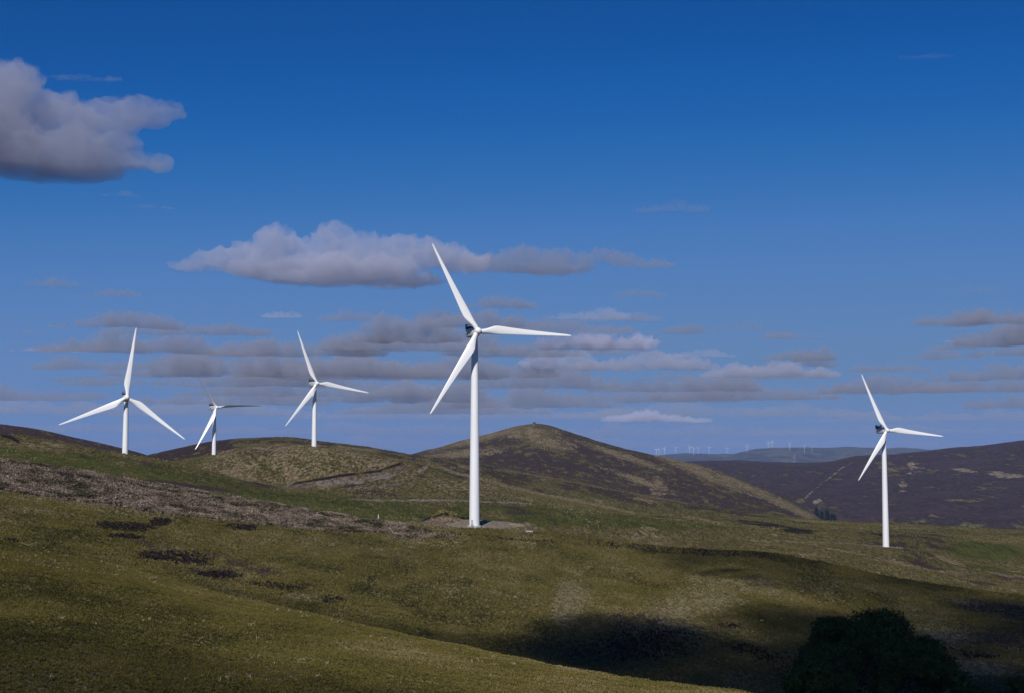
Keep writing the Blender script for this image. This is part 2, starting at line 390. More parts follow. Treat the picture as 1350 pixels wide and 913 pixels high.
dark = np.maximum(dark, .42 * band(off(CA, -1), off(CA, 9), 6.2, 8.2, 4, 730, 1060, 60)); dark = np.maximum(dark, .35 * line([(600, 704), (700, 712), (830, 722), (930, 733)], 3, 6, 8))
# foreground shoulder
for b, v in [((300, 786, 420, 7, 14.5), .3), ((60, 738, 80, 8, 11), .6), ((200, 765, 90, 5, 12), .4), ((410, 868, 36, 3, 14), .7), ((470, 853, 14, 4, -20), .7), ((545, 903, 40, 8, 6), .95), ((600, 905, 25, 5, 0), .8), ((85, 835, 14, 5, 20), .4), ((110, 903, 90, 5, 0), .5), ((350, 895, 70, 8, 0), .4), ((330, 860, 120, 14, 10), .28), ((240, 820, 90, 14, 8), .18)]:
    straw = np.maximum(straw, v * blob(*b, 1, 3.4, 1.0))
dark = np.maximum(dark, .62 * blob(838, 852, 92, 24, -4, 4.2, 6.6, 1.2)); dark = np.maximum(dark, .55 * blob(1150, 880, 120, 50, 0, 3.2, 6.0, 1.0))  # shade painted into the ground of the cloud shadow pool and under trees
wa = fbm(GX / 42, GY / 80, 0 * GX, 4, 131); wb = fbm(GX / 36 + 9, GY / 70, 0 * GX, 4, 137); slope_ = ((LV > 4.6) & (LV < 7.2)) | ((LV > 9) & (LV < 16))
heather = np.maximum(heather, np.clip((wa - .42) * 1.0, 0, .62) * slope_); straw = np.maximum(straw, np.clip((wb - .42) * 1.0, 0, .66) * slope_)
fine_ = ((LV < 4.6)).astype(float)

def col4(o, name, arrs, rows):
    me = o.data; at_ = me.attributes.new(name, 'FLOAT_COLOR', 'POINT')
    c = np.ones((rows.size and rows[1] - rows[0], NA, 4), np.float32)
    for i, a in enumerate(arrs): c[..., i] = a[rows[0]:rows[1]]
    at_.data.foreach_set('color', c.ravel())

def terrain_mat(name, near):
    m_, nt, b = newmat(name); L = nt.links.new
    geo = N(nt, 'ShaderNodeNewGeometry'); pos = geo.outputs['Position']
    at1 = N(nt, 'ShaderNodeAttribute', attribute_name='cover1'); at2 = N(nt, 'ShaderNodeAttribute', attribute_name='cover2')
    s1 = N(nt, 'ShaderNodeSeparateColor'); s2 = N(nt, 'ShaderNodeSeparateColor')
    L(at1.outputs['Color'], s1.inputs[0]); L(at2.outputs['Color'], s2.inputs[0])
    hea, lu, st = s1.outputs; so, br, da = s2.outputs; gr = at1.outputs['Alpha']
    def nz(scale, det=6, rough=.6, off_=(0, 0, 0), sc=(1, 1, 1), con=2.4):
        mp = N(nt, 'ShaderNodeMapping'); mp.inputs['Location'].default_value = off_; mp.inputs['Scale'].default_value = sc
        n = N(nt, 'ShaderNodeTexNoise', i_Scale=scale, i_Detail=float(det), i_Roughness=rough)
        L(pos, mp.inputs[0]); L(mp.outputs[0], n.inputs['Vector'])
        r = N(nt, 'ShaderNodeMapRange'); L(n.outputs[0], r.inputs[0]); r.inputs['From Min'].default_value = .5 - .5 / con; r.inputs['From Max'].default_value = .5 + .5 / con
        return r.outputs[0]
    def ma(op, a, b_, cl=False):
        n = N(nt, 'ShaderNodeMath', operation=op); n.use_clamp = cl
        for i, v in enumerate((a, b_)):
            if isinstance(v, (int, float)): n.inputs[i].default_value = v
            else: L(v, n.inputs[i])
        return n.outputs[0]
    def ramp(v, a, b_):
        r = N(nt, 'ShaderNodeMapRange'); r.interpolation_type = 'SMOOTHSTEP'; L(v, r.inputs[0])
        r.inputs['From Min'].default_value = a; r.inputs['From Max'].default_value = b_; return r.outputs[0]
    def mixc(f, a, b_):
        n = N(nt, 'ShaderNodeMix', data_type='RGBA')
        if isinstance(f, (int, float)): n.inputs[0].default_value = f
        else: L(f, n.inputs[0])
        for i, v in ((6, a), (7, b_)):
            if isinstance(v, tuple): n.inputs[i].default_value = (*v, 1)
            else: L(v, n.inputs[i])
        return n.outputs[2]
    sc = {0: 2.6, 1: .9, 2: .42, 3: .09, 4: .02}[near]   # size of the finest grain by how far off the hill lies
    ya = (1, {0: .5, 1: .28, 2: .22, 3: .3, 4: .4}[near], 1)
    n_f = nz(sc * 1.3, 5, .75, (0, 0, 0), ya, 3.4); n_m = nz(sc * .16, 7, .68, (31, 7, 3), (1, .5, 1), 3.2); n_l = nz(sc * .03, 5, .6, (5, 90, 2), (1, .7, 1), 3.0); n_c = nz(sc * .45, 5, .7, (70, 3, 9), ya, 3.0)
    # patch noise used to break the edges of every cover
    ek = {0: 1, 1: 1, 2: 1.35, 3: 1.3, 4: 1}[near]
    edge = ma('MULTIPLY', ek, ma('ADD', ma('MULTIPLY', ma('SUBTRACT', n_m, .5), .95), ma('ADD', ma('MULTIPLY', ma('SUBTRACT', n_c, .5), .5), ma('MULTIPLY', ma('SUBTRACT', n_f, .5), .5))))
    def cover(v, lo=.38, hi=.62):
        return ramp(ma('ADD', v, ma('MULTIPLY', edge, ma('MULTIPLY', ramp(v, 0.02, .3), 1.0))), lo, hi)
    g = mixc(ramp(n_l, .3, .7), (.080, .074, .016), (.155, .116, .040))
    g = mixc(ramp(n_m, .38, .66), g, G[2])
    g = mixc(ma('MULTIPLY', ramp(n_c, .5, .72), .55), g, G[3])
    g = mixc(ma('MULTIPLY', ramp(n_f, .45, .7), .65), g, G[4])
    g = mixc(ma('MULTIPLY', ramp(n_f, .6, .36), .45), g, G[5])
    g = mixc(cover(lu, .3, .7), g, mixc(ramp(n_c, .35, .65), (.050, .062, .010), (.090, .096, .018)))
    stc = mixc(ramp(n_f, .36, .62), (.110, .090, .034) if near < 2 else (.160, .118, .055), (.290, .240, .130) if near < 2 else (.320, .245, .145))
    hc = mixc(ramp(n_m, .3, .7), (.036, .019, .018), (.062, .036, .036))
    hc = mixc(ma('MULTIPLY', ramp(n_c, .5, .9), .35), hc, (.100, .072, .044))
    hc = mixc(ma('MULTIPLY', ramp(n_f, .55, .1), .5), hc, (.012, .009, .009))
    g = mixc(cover(hea, .44, .58) if near not in (2, 3) else cover(hea, .46, .54), g, hc)
    g = mixc(ma('MULTIPLY', cover(st, .38, .62) if near != 2 else cover(st, .38, .54), .9), g, stc)
    g = mixc(cover(so, .35, .6), g, mixc(ramp(n_f, .35, .65), (.105, .078, .058), (.230, .170, .120)))
    g = mixc(cover(br, .3, .55), g, mixc(ramp(n_f, .38, .62), (.060, .050, .030), (.250, .185, .138)))
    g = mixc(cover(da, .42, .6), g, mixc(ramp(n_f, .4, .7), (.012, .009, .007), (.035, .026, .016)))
    g = mixc(cover(gr, .4, .6), g, mixc(ramp(n_f, .35, .65), (.190, .158, .112), (.290, .240, .175)))
    L(g, b.inputs['Base Color']); b.inputs['Roughness'].default_value = 1.0
    b.inputs['Specular IOR Level'].default_value = .1
    bm = N(nt, 'ShaderNodeBump'); bm.inputs['Strength'].default_value = .9; bm.inputs['Distance'].default_value = {0: .08, 1: .4, 2: 1.2, 3: 3.0, 4: 20}[near]
    hgt = ma('ADD', n_f, ma('ADD', ma('MULTIPLY', n_c, 1.5), ma('MULTIPLY', n_m, 2.0)))
    L(hgt, bm.inputs['Height']); L(bm.outputs[0], b.inputs['Normal'])
    return m_
G = [(0.113, 0.094, 0.021), (0.140, 0.106, 0.033), (0.095, 0.085, 0.018), (0.158, 0.104, 0.045), (0.237, 0.201, 0.093), (0.032, 0.027, 0.009)]

BANDS = [(0, LIM[4], 'foreground_hillside', 0, 'near grassy hillside'), (LIM[4], LIM[9], 'hillside', 1, ''), (LIM[9], LIM[16], 'grass_hill', 2, ''),
         (LIM[16], LIM[19], 'conical_hill', 2, ''), (LIM[19], LIM[23], 'heather_moor', 3, ''), (LIM[23], NR - 1, 'distant_hill', 4, '')]
LABELS = ['grassy hillside sloping down across the bottom of the view', 'brown green hillside with bracken belt and dark peat patches', 'sunlit grass hills carrying the turbines',
          'cone shaped heather hill with pale grass streaks', 'dark purple heather moor across the valley', 'far blue hazy ridge on the horizon']
def grid_faces(r0, r1):
    R = r1 - r0; j = np.arange(NA - 1); i = np.arange(R)
    a = (i[:, None] * NA + j[None]).ravel()
    return np.stack([a, a + 1, a + NA + 1, a + NA], -1)[:, ::-1]
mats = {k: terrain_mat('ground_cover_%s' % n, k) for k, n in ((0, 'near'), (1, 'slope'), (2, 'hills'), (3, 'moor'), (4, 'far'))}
for (r0, r1, name, mk, _), lab in zip(BANDS, LABELS):
    V = np.stack([GX[r0:r1 + 1], GY[r0:r1 + 1], GZ[r0:r1 + 1]], -1).reshape(-1, 3)
    o = mesh_np(name, V, grid_faces(r0, r1), mats[mk])
    rows = np.array([r0, r1 + 1])
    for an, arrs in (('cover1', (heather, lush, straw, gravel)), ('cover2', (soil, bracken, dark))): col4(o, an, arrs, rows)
    tag(o, lab, 'hill', None, 'structure')
    if r0 == 0:   # a little ground right under the camera
        pass
# disc closing the ground under the tripod
dv = np.concatenate([[[0, 0, -1.75]], np.stack([GX[0], GY[0], GZ[0]], -1)]); j = np.arange(1, NA)
o = mesh_np('ground', dv, np.stack([np.zeros(NA - 1, int), j + 1, j], -1), mats[0]); tag(o, 'small patch of grass where the photographer stands', 'ground', None, 'structure')
for an in ('cover1', 'cover2'):
    a_ = o.data.attributes.new(an, 'FLOAT_COLOR', 'POINT'); a_.data.foreach_set('color', np.tile([0, 0, 0, 0], len(dv)).astype(np.float32))

def ground(x, y):
    """height of the terrain at a world position"""
    d = math.hypot(x, y); a = math.atan2(x, y)
    c = float(np.interp(a, AZ, np.arange(NA))); c0 = int(min(c, NA - 2)); fc = c - c0
    z = 0
    for cc, w in ((c0, 1 - fc), (c0 + 1, fc)): z += w * float(np.interp(d, RD[:, cc], GZ[:, cc]))
    return z
def ground_px(x, d, dy=0):
    a, _ = ray(x, 650); X, Y = math.sin(a) * d, math.cos(a) * d
    return Vector((X, Y, ground(X, Y) + dy))

# ------------------------------------------------------------------ wind turbines
HUB = 80.5; BL = 41.0; OVER = 4.3; TOPR = 1.17
def airfoil(n, chord, thick, twist, r, bend, rootmix):
    out = []
    for j in range(n):
        a = 2 * PI * j / n
        cxx, cyy = math.cos(a), math.sin(a)
        # circle for the root, a teardrop for the aerofoil
        xs = .5 * cxx; tt = .5 * (1 - cxx)          # 0 at nose(+x) .. 1 at tail
        yt = thick * 2.6 * (math.sqrt(max(tt, 0)) * .55 - .28 * tt - .27 * tt ** 2) * (1 if cyy >= 0 else -.75)
        ax, ay = (.25 + -.5 + .5 * cxx + .0) * chord, yt * chord * .9
        rad = 1.0
        bx, by = rad * cxx, rad * cyy
        X = bx * rootmix + ax * (1 - rootmix); Y = by * rootmix + ay * (1 - rootmix)
        c, s = math.cos(twist), math.sin(twist)
        out.append(Vector((X * c - Y * s, X * s + Y * c - bend, r)))
    return out
def blade_mesh():
    mb = MB(); rings = []
    st = [(1.15, 2.0, .9, 13, 1.0), (2.0, 2.0, .8, 13, 1.0), (3.2, 2.3, .5, 13, .75), (5.0, 3.0, .36, 12, .35), (7.0, 3.55, .29, 11, .08), (8.6, 3.65, .26, 10, 0), (11, 3.45, .23, 8, 0), (15, 2.95, .21, 6, 0), (20, 2.4, .19, 4, 0),
          (25, 1.95, .18, 2.5, 0), (30, 1.5, .17, 1, 0), (35, 1.08, .16, 0, 0), (38.5, .78, .16, -1, 0), (40.3, .5, .16, -1, 0), (40.9, .24, .16, -1, 0), (41.0, .08, .16, -1, 0)]
    for r, c, t, tw, rm in st:
        rings.append(airfoil(20, c, t, math.radians(tw), r, 1.5 * (r / 41) ** 2.2, rm))
    mb.loft(rings); return mb

def superring(w, hh, y, cz=0, p=4, n=24):
    out = []
    for j in range(n):
        a = 2 * PI * j / n; c, s = math.cos(a), math.sin(a)
        out.append(Vector((-math.copysign(abs(c) ** (2 / p), c) * w, y, cz + math.copysign(abs(s) ** (2 / p), s) * hh)))
    return out
def make_turbine():
    root = empty('wind_turbine', (0, 0, 0))
    mb = MB(); mb.lathe([(2.15, 0), (2.12, 6), (2.0, 20), (1.83, 38), (1.62, 58), (1.38, 72), (TOPR, HUB - 2.0)], 40); mb.build('tower', M_tower, root, 40)
    mb = MB(); mb.lathe([(3.1, -.8), (3.1, .15), (2.9, .25), (2.3, .28)], 36); mb.build('foundation', M_conc, root, 30)
    for z_, r_ in ((20, 2.0), (38, 1.83), (58, 1.62)):
        mb = MB(); mb.lathe([(r_ + .012, z_ - .06), (r_ + .012, z_ + .06)], 40); mb.build('flange', M_tower, root, 40)
    mb = MB(); mb.box((-.9, -2.02, 1.7), (.42, .1, 1.05)); dr = mb.build('door', M_door, root, bevel=.03)
    mb = MB()
    for i in range(5): mb.box((-.9, -2.5 - .28 * i, .95 - .2 * i), (.5, .14, .03))
    mb.box((-1.42, -3.0, 1.0), (.03, .8, .03)); mb.box((-.38, -3.0, 1.0), (.03, .8, .03)); mb.build('steps', M_door, root)
    # yaw ring and nacelle, whose long axis is y; the rotor is on the -y side
    top = empty('nacelle_pivot', (0, 0, 0)); bpy.data.objects.remove(top)
    mb = MB(); mb.lathe([(1.3, HUB - 2.05), (1.45, HUB - 1.9), (1.45, HUB - 1.55)], 28); mb.build('yaw_ring', M_nac, root, 30)
    mb = MB()
    mb.loft([superring(1.15, 1.2, -2.6, HUB + .0, 2.6), superring(1.55, 1.6, -2.2, HUB, 3.5), superring(1.72, 1.75, -1.2, HUB, 5), superring(1.78, 1.8, 1, HUB, 6), superring(1.78, 1.8, 6.6, HUB, 6), superring(1.7, 1.6, 7.9, HUB + .15, 5), superring(1.45, 1.3, 8.3, HUB + .3, 4)])
    nac = mb.build('nacelle', M_nac, root, 35)
    mb = MB()      # raised cooler frame across the rear roof, open in the middle
    for sx in (-1, 1):
        mb.box((sx * 1.72, 6.9, HUB + 2.75), (.1, 1.0, 1.15)); mb.box((sx * .35, 7.0, HUB + 2.55), (.06, .6, .75))
    mb.box((0, 7.35, HUB + 2.45), (1.62, .12, .6)); mb.box((0, 6.7, HUB + 3.82), (1.8, .7, .07))
    mb.build('cooler', M_cool, nac, bevel=.02)
    mb = MB(); mb.box((0, 2.6, HUB + 1.95), (.9, 1.2, .17)); mb.build('roof_hatch', M_cool, nac, bevel=.02)
    mb = MB(); mb.box((0, 5.2, HUB - .5), (1.815, 1.1, .5)); mb.build('vent', M_cool, nac)
    mb = MB(); mb.tube((.7, 7.9, HUB + 1.6), (.7, 7.9, HUB + 3.9), .05, .04); mb.box((.7, 7.9, HUB + 3.9), (.28, .04, .04)); mb.build('wind_vane', M_cool, nac)
    mb = MB(); mb.tube((-.7, 7.9, HUB + 1.6), (-.7, 7.9, HUB + 3.7), .05, .04); mb.box((-.7, 7.9, HUB + 3.7), (.12, .12, .14)); mb.build('warning_lamp', M_cool, nac)
    mb = MB(); mb.lathe([(.25, -2.05), (.8, -1.9), (1.2, -1.45), (1.45, -.7), (1.55, .2), (1.5, 1.1), (1.3, 1.5)], 28, axis='Y'); hub = mb.build('hub', M_white, root, 50)
    mb = MB(); mb.lathe([(1.2, 1.45), (1.2, 2.1)], 24, axis='Y'); mb.build('main_shaft', M_cool, hub, 40)
    for i in range(3):
        mb = blade_mesh() if i == 0 else None
        if mb: b0 = mb.build('blade', M_white, root, 60)
        else:
            c = b0.copy(); COL.objects.link(c); c.parent = root
    return root
def pose(root, yaw, phases, pitch, yaws=None):
    """yaw: heading of the rotor axis; phases: angle of each blade seen from the front, degrees from the right"""
    R = Matrix.Rotation(yaw, 4, 'Z'); T = Matrix.Rotation(math.radians(-5), 4, 'X')
    hubc = Matrix.Translation((0, -OVER, HUB + .1))
    bl = [c for c in root.children if c.name.startswith('blade')]
    for c in root.children:
        if c.name.startswith(('nacelle', 'yaw_ring')): c.matrix_local = R
        elif c.name.startswith('hub'): c.matrix_local = R @ hubc @ T
    for c, ph, pt in zip(bl, phases, pitch):
        c.matrix_local = R @ hubc @ T @ Matrix.Rotation(math.radians(90 - ph), 4, 'Y') @ Matrix.Rotation(math.radians(pt), 4, 'Z')
SMALL = ('steps', 'door', 'flange', 'wind_vane', 'warning_lamp', 'roof_hatch', 'vent', 'foundation')
def copy_tree(o, parent=None, small=True):
    c = o.copy(); COL.objects.link(c); c.parent = parent
    for ch in ALLCH[o.name]:
        if small or not ch.name.split('.')[0] in SMALL: copy_tree(ch, c, small)
    return c
proto = make_turbine()
ALLCH = {}
def reg(o):
    ALLCH[o.name] = list(o.children)
    for c in o.children: reg(c)
reg(proto)
GN = 'white wind turbines on the near hills'
PROT = 'second'
# x, hub y, px per metre, relative yaw, phases, pitches
TB = [(626, 438, 3.156, 17, (-1.5, 118, 238), (0, 0, 0), 'largest white turbine, standing on a gravel pad nearest the camera'),
      (1165, 567, 1.905, 29, (-5.8, 114.2, 234.2), (0, 0, 0), 'white turbine by itself in front of the dark heather moor'),
      (166.5, 524, 2.185, 5, (83.4, -36.6, 203.4), (0, 0, 0), 'leftmost tall turbine, with one blade pointing almost straight up'),
      (415, 505.5, 1.768, 21, (-8.9, 111.1, 231.1), (0, 0, 0), 'turbine on top of the rounded straw coloured knoll'),
      (283, 537, 1.512, 22, (4.6, 124.6, 242), (56, 76, 42), 'smallest of the near turbines, its blades turned edge on and dark')]
def place_turbine(T, x, hy, ppm, ryaw, ph, pit, far_=False, base=None):
    d = F / ppm
    p = at(x, hy, d) if base is None else base
    if base is None:
        hubz = p.z; bz = hubz - HUB
        T.location = (p.x, p.y, bz)
    else: T.location = p
    azt = math.atan2(p.x, p.y)
    # direction from the camera has azimuth azt; rotor normal turned to the right of the camera by ryaw
    pose(T, -azt + math.radians(ryaw), ph, pit)
tur = []
for i, (x, hy, ppm, ry, ph, pit, lab) in enumerate(TB):
    T = proto if i == 0 else copy_tree(proto)
    place_turbine(T, x, hy, ppm, ry, ph, pit); tag(T, lab, 'wind turbine', GN); tur.append(T)
    print('turbine', i, T.location[:], 'ground', ground(T.location.x, T.location.y))

FT = [(865.4, 597), (868.6, 596.5), (876, 596), (891.2, 595.5), (909.3, 596), (914.5, 599), (920.5, 598), (934.8, 597), (958.5, 597.5), (984.9, 595), (1013.4, 590.5), (1018.2, 589.5), (1041.3, 593), (1060.4, 596), (1070.6, 595.5), (1047, 617)]
FL = ['far pale turbine nearest the slope of the cone hill', 'second far turbine from the cone hill, close beside the first', 'third far turbine out from the slope of the cone hill', 'lone far turbine between two close clusters, fourth from the cone hill',
      'far turbine starting the middle cluster of four on the low ridge', 'far turbine standing lowest in the middle cluster', 'short far turbine third along the middle cluster', 'brightest far turbine, last of the middle cluster',
      'far turbine alone in the wide gap of the low ridge', 'far turbine at the foot of the rising blue ridge', 'far turbine just before the highest one on the blue ridge top', 'highest far turbine on top of the blue ridge',
      'far turbine below the ridge line, first of three in front of the blue ridge', 'far turbine in front of the blue ridge, middle one of the last three', 'last far turbine of the three at the end of the row', 'far turbine low down in front of the blue ridge, partly behind the moor']
for i, (x, by) in enumerate(FT):
    T = copy_tree(proto, None, False)   # far off: no small fittings
    ds = 17000 + 4800 * (1 - min(1, abs(by - 592) / 14)); 
    a, te = ray(x, by)
    best = None
    for dd in np.linspace(16600, 21600, 60):
        g = ground(math.sin(a) * dd, math.cos(a) * dd); e = abs(g - te * dd)
        if best is None or e < best[0]: best = (e, dd, g)
    dd = best[1]; P = Vector((math.sin(a) * dd, math.cos(a) * dd, best[2] - .5))
    p0 = random.uniform(0, 120)
    place_turbine(T, x, 0, F / dd, random.uniform(-20, 30), (p0, p0 + 120, p0 + 240), (0, 0, 0), base=P)
    s = 1.1
    T.scale = (s, s, s)
    tag(T, FL[i], 'wind turbine', 'tiny white turbines on the far blue ridge')

# ------------------------------------------------------------------ vegetation with height
def leafmat(name, cols, rough=.9):
    m_, nt, b = newmat(name); L = nt.links.new
    at_ = N(nt, 'ShaderNodeAttribute', attribute_name='tint'); cr = N(nt, 'ShaderNodeValToRGB')
    cr.color_ramp.interpolation = 'LINEAR'
    for i, c in enumerate(cols):
        e = cr.color_ramp.elements[i] if i < 2 else cr.color_ramp.elements.new(i / (len(cols) - 1))
        e.position = i / (len(cols) - 1); e.color = (*c, 1)
    L(at_.outputs['Fac'], cr.inputs[0]); L(cr.outputs[0], b.inputs['Base Color'])
    b.inputs['Roughness'].default_value = rough; b.inputs['Specular IOR Level'].default_value = .15
    return m_
def fan(n, seed, wid=.16, lean=.5):
    """a tuft: n pointed blades leaning out from one root, unit height"""
    r = random.Random(seed); V = []; Fc = []
    for i in range(n):
        a = 2 * PI * (i + r.random() * .7) / n; l = lean * r.uniform(.4, 1.2); hh = r.uniform(.6, 1.05)
        d = Vector((math.cos(a), math.sin(a), 0)); sdv = Vector((-d.y, d.x, 0)) * wid * r.uniform(.7, 1.2)
        b0 = d * .08; b = len(V)
        V += [b0 - sdv * .8, b0 + sdv * .8, d * l * .55 + Vector((0, 0, hh * .7)) + sdv, d * l * .55 + Vector((0, 0, hh * .7)) - sdv, d * l * 1.1 + Vector((0, 0, hh))]
        Fc += [(b, b + 1, b + 2), (b, b + 2, b + 3), (b + 3, b + 2, b + 4)]
    return np.array([v[:] for v in V]), np.array(Fc)
RDm = RD[:-1, :-1]; cellA = np.abs((RD[1:, :-1] - RD[:-1, :-1])) * RD[:-1, :-1] * np.diff(AZ)[None]
def scatter(name, weight, n, templ, hmin, hmax, mat, label, tintf=None, sink=.1, kind='stuff', falloff=1.0):
    w_ = (cellA * weight[:-1, :-1] * np.minimum(1, (250 / RDm) ** falloff)).ravel(); cs = np.cumsum(w_)
    idx = np.searchsorted(cs, rng.uniform(0, cs[-1], n)); r = idx // (NA - 1); c = idx % (NA - 1); u = rng.uniform(size=n); v = rng.uniform(size=n)
    def bl(A): return A[r, c] * (1 - u) * (1 - v) + A[r + 1, c] * u * (1 - v) + A[r, c + 1] * (1 - u) * v + A[r + 1, c + 1] * u * v
    P = np.stack([bl(GX), bl(GY), bl(GZ)], -1); hgt = rng.uniform(hmin, hmax, n); P[:, 2] -= hgt * sink
    allV = []; allF = []; allT = []; nb = 0
    tint = rng.uniform(size=n) if tintf is None else tintf(P, rng.uniform(size=n))
    which = rng.integers(0, len(templ), n)
    for k, (tv, tf) in enumerate(templ):
        s_i = np.where(which == k)[0]
        if not len(s_i): continue
        a = rng.uniform(0, 2 * PI, len(s_i)); ca, sa = np.cos(a), np.sin(a); hh = hgt[s_i]; wd = hh * rng.uniform(.8, 1.5, len(s_i))
        X = (tv[None, :, 0] * ca[:, None] - tv[None, :, 1] * sa[:, None]) * wd[:, None] + P[s_i, 0][:, None]
        Y = (tv[None, :, 0] * sa[:, None] + tv[None, :, 1] * ca[:, None]) * wd[:, None] + P[s_i, 1][:, None]
        Z_ = tv[None, :, 2] * hh[:, None] + P[s_i, 2][:, None]
        allV.append(np.stack([X, Y, Z_], -1).reshape(-1, 3)); allF.append((tf[None] + (np.arange(len(s_i)) * len(tv))[:, None, None] + nb).reshape(-1, 3)); nb += len(s_i) * len(tv)
        allT.append(np.repeat(tint[s_i], len(tv)))
    o = mesh_np(name, np.concatenate(allV), np.concatenate(allF), mat, smooth=False)
    a_ = o.data.attributes.new('tint', 'FLOAT', 'POINT'); a_.data.foreach_set('value', np.concatenate(allT).astype(np.float32))
    return tag(o, label, 'vegetation', None, kind)
inview = (np.abs(AZ) < math.radians(23))[None] * np.ones_like(LV)
T_gr = [fan(5, k, .13, .6) for k in range(4)]; T_br = [fan(7, 20 + k, .17, .75) for k in range(4)]
M_grass = leafmat('grass_blades', [(0.037, 0.035, 0.008), (0.102, 0.089, 0.019), (0.128, 0.107, 0.024), (0.157, 0.123, 0.039), (0.244, 0.200, 0.093)])
M_brac = leafmat('bracken_fronds', [(.034, .038, .014), (.105, .085, .052), (.225, .170, .122), (.290, .228, .170), (.350, .288, .220)])
M_rush = leafmat('straw_stems', [(.120, .098, .045), (.200, .160, .088), (.310, .255, .160)])
M_heath = leafmat('heather_sprigs', [(.012, .010, .007), (.030, .020, .017), (.050, .032, .028)])
nearL = (LV > 1.5) & (LV < 3.05) & (RD > 62); midL = (LV > 4.7) & (LV < 7.1)
pat = fbm(GX / 9, GY / 22, 0 * GX, 4, 77); pat2 = fbm(GX / 4, GY / 8, 0 * GX, 3, 78)
def tf_(P, r_):
    q = fbm(P[:, 0] / 7, P[:, 1] / 16, P[:, 2] * 0, 3, 91) * .22
    q = q * 1.3 + fbm(P[:, 0] / 38, P[:, 1] / 70, P[:, 2] * 0, 3, 92) * .26
    return np.clip(.43 + q + (r_ - .5) * .5, 0, 1)
scatter('hillside_grass', inview * nearL, 190000, T_gr, .09, .24, M_grass, 'short tussocky grass on the near hillside', tf_, falloff=1.5)
scatter('tussock_grass', inview * midL * np.clip(1 - bracken - gravel - soil - straw * .9 - dark * .8 - heather * 1.2, 0.03, 1), 110000, T_gr, .28, .75, M_grass, 'rough tussock grass on the slope below the bracken', tf_, falloff=.6)
scatter('straw_tufts', inview * (1 - .6 * nearL) * (nearL * .8 + midL * 1.0) * np.clip(straw * 1.2 + np.clip(pat - .35, 0, 1) * .6 * midL + .02, 0, 1) * np.clip(.3 + pat2, .02, 1), 24000, T_gr, .15, .42, M_rush, 'pale dry grass tufts scattered over the slopes', None, falloff=1.0)
scatter('heather_patches', inview * midL * np.clip(dark - .25, 0, 1), 5000, T_br, .4, .8, M_heath, 'dark heather clumps in peat patches and the painted shade pool on the slope', None, falloff=.3)
scatter('bracken', inview * ((LV > 5.4) & (LV < 9.4)) * np.clip(bracken * (1 + .9 * pat) + pat2 * .22 - .36, 0, 1), 62000, T_br, .45, 1.1, M_brac, 'brown bracken belt running down the hill from the left', lambda P, r_: np.clip(.5 + fbm(P[:, 0] / 5, P[:, 1] / 9, P[:, 2] * 0, 3, 15) * .42 + (r_ - .5) * .5, 0, 1), falloff=.2)

scatter('moor_grass', inview * ((LV > 8.2) & (LV < 16.2)) * np.clip(1 - gravel * 2.5 - soil * 2.5 - heather * 1.4 - straw * .9 - dark * 1.5 - lush * .5, 0, 1), 80000, T_gr, .35, 1.0, leafmat('moor_grass_blades', [(0.046, 0.039, 0.010), (0.116, 0.100, 0.022), (0.153, 0.130, 0.032), (0.191, 0.157, 0.058), (0.302, 0.255, 0.139)]), 'coarse moor grass on the sunlit hills', tf_, falloff=.3)

M_leaf = leafmat('tree_leaves', [(.010, .019, .005), (.026, .046, .010), (.048, .078, .016), (.070, .105, .024)], .7)
M_need = leafmat('conifer_needles', [(.012, .020, .012), (.020, .032, .018)], .8)
def leafcloud(lobes, n, size, seed):
    r = np.random.default_rng(seed); V = []; T = []
    wt = np.array([l[3] ** 2 for l in lobes]); wt = wt / wt.sum(); li = r.choice(len(lobes), n, p=wt)
    c = np.array([l[:3] for l in lobes])[li]; R = np.array([l[3] for l in lobes])[li]
    d = r.normal(size=(n, 3)); d /= np.linalg.norm(d, axis=1)[:, None]; rad = R * (r.uniform(.35, 1, n) ** .4)
    bump = 1 + .22 * fbm(d[:, 0] * 2.5 + li, d[:, 1] * 2.5, d[:, 2] * 2.5, 3, seed)
    P = c + d * (rad * bump)[:, None] * np.array([1, 1, .82])
    a = r.normal(size=(n, 3)); a /= np.linalg.norm(a, axis=1)[:, None]; b = np.cross(a, d + r.normal(size=(n, 3)) * .4); b /= np.linalg.norm(b, axis=1)[:, None] + 1e-9
    s_ = (size * r.uniform(.6, 1.3, n))[:, None]
    quad = np.stack([P - a * s_, P + b * s_ * .6, P + a * s_, P - b * s_ * .6], 1).reshape(-1, 3)
    return quad, np.arange(n * 4).reshape(-1, 4), np.repeat(np.clip(r.normal(.5, .25, n), 0, 1), 4)
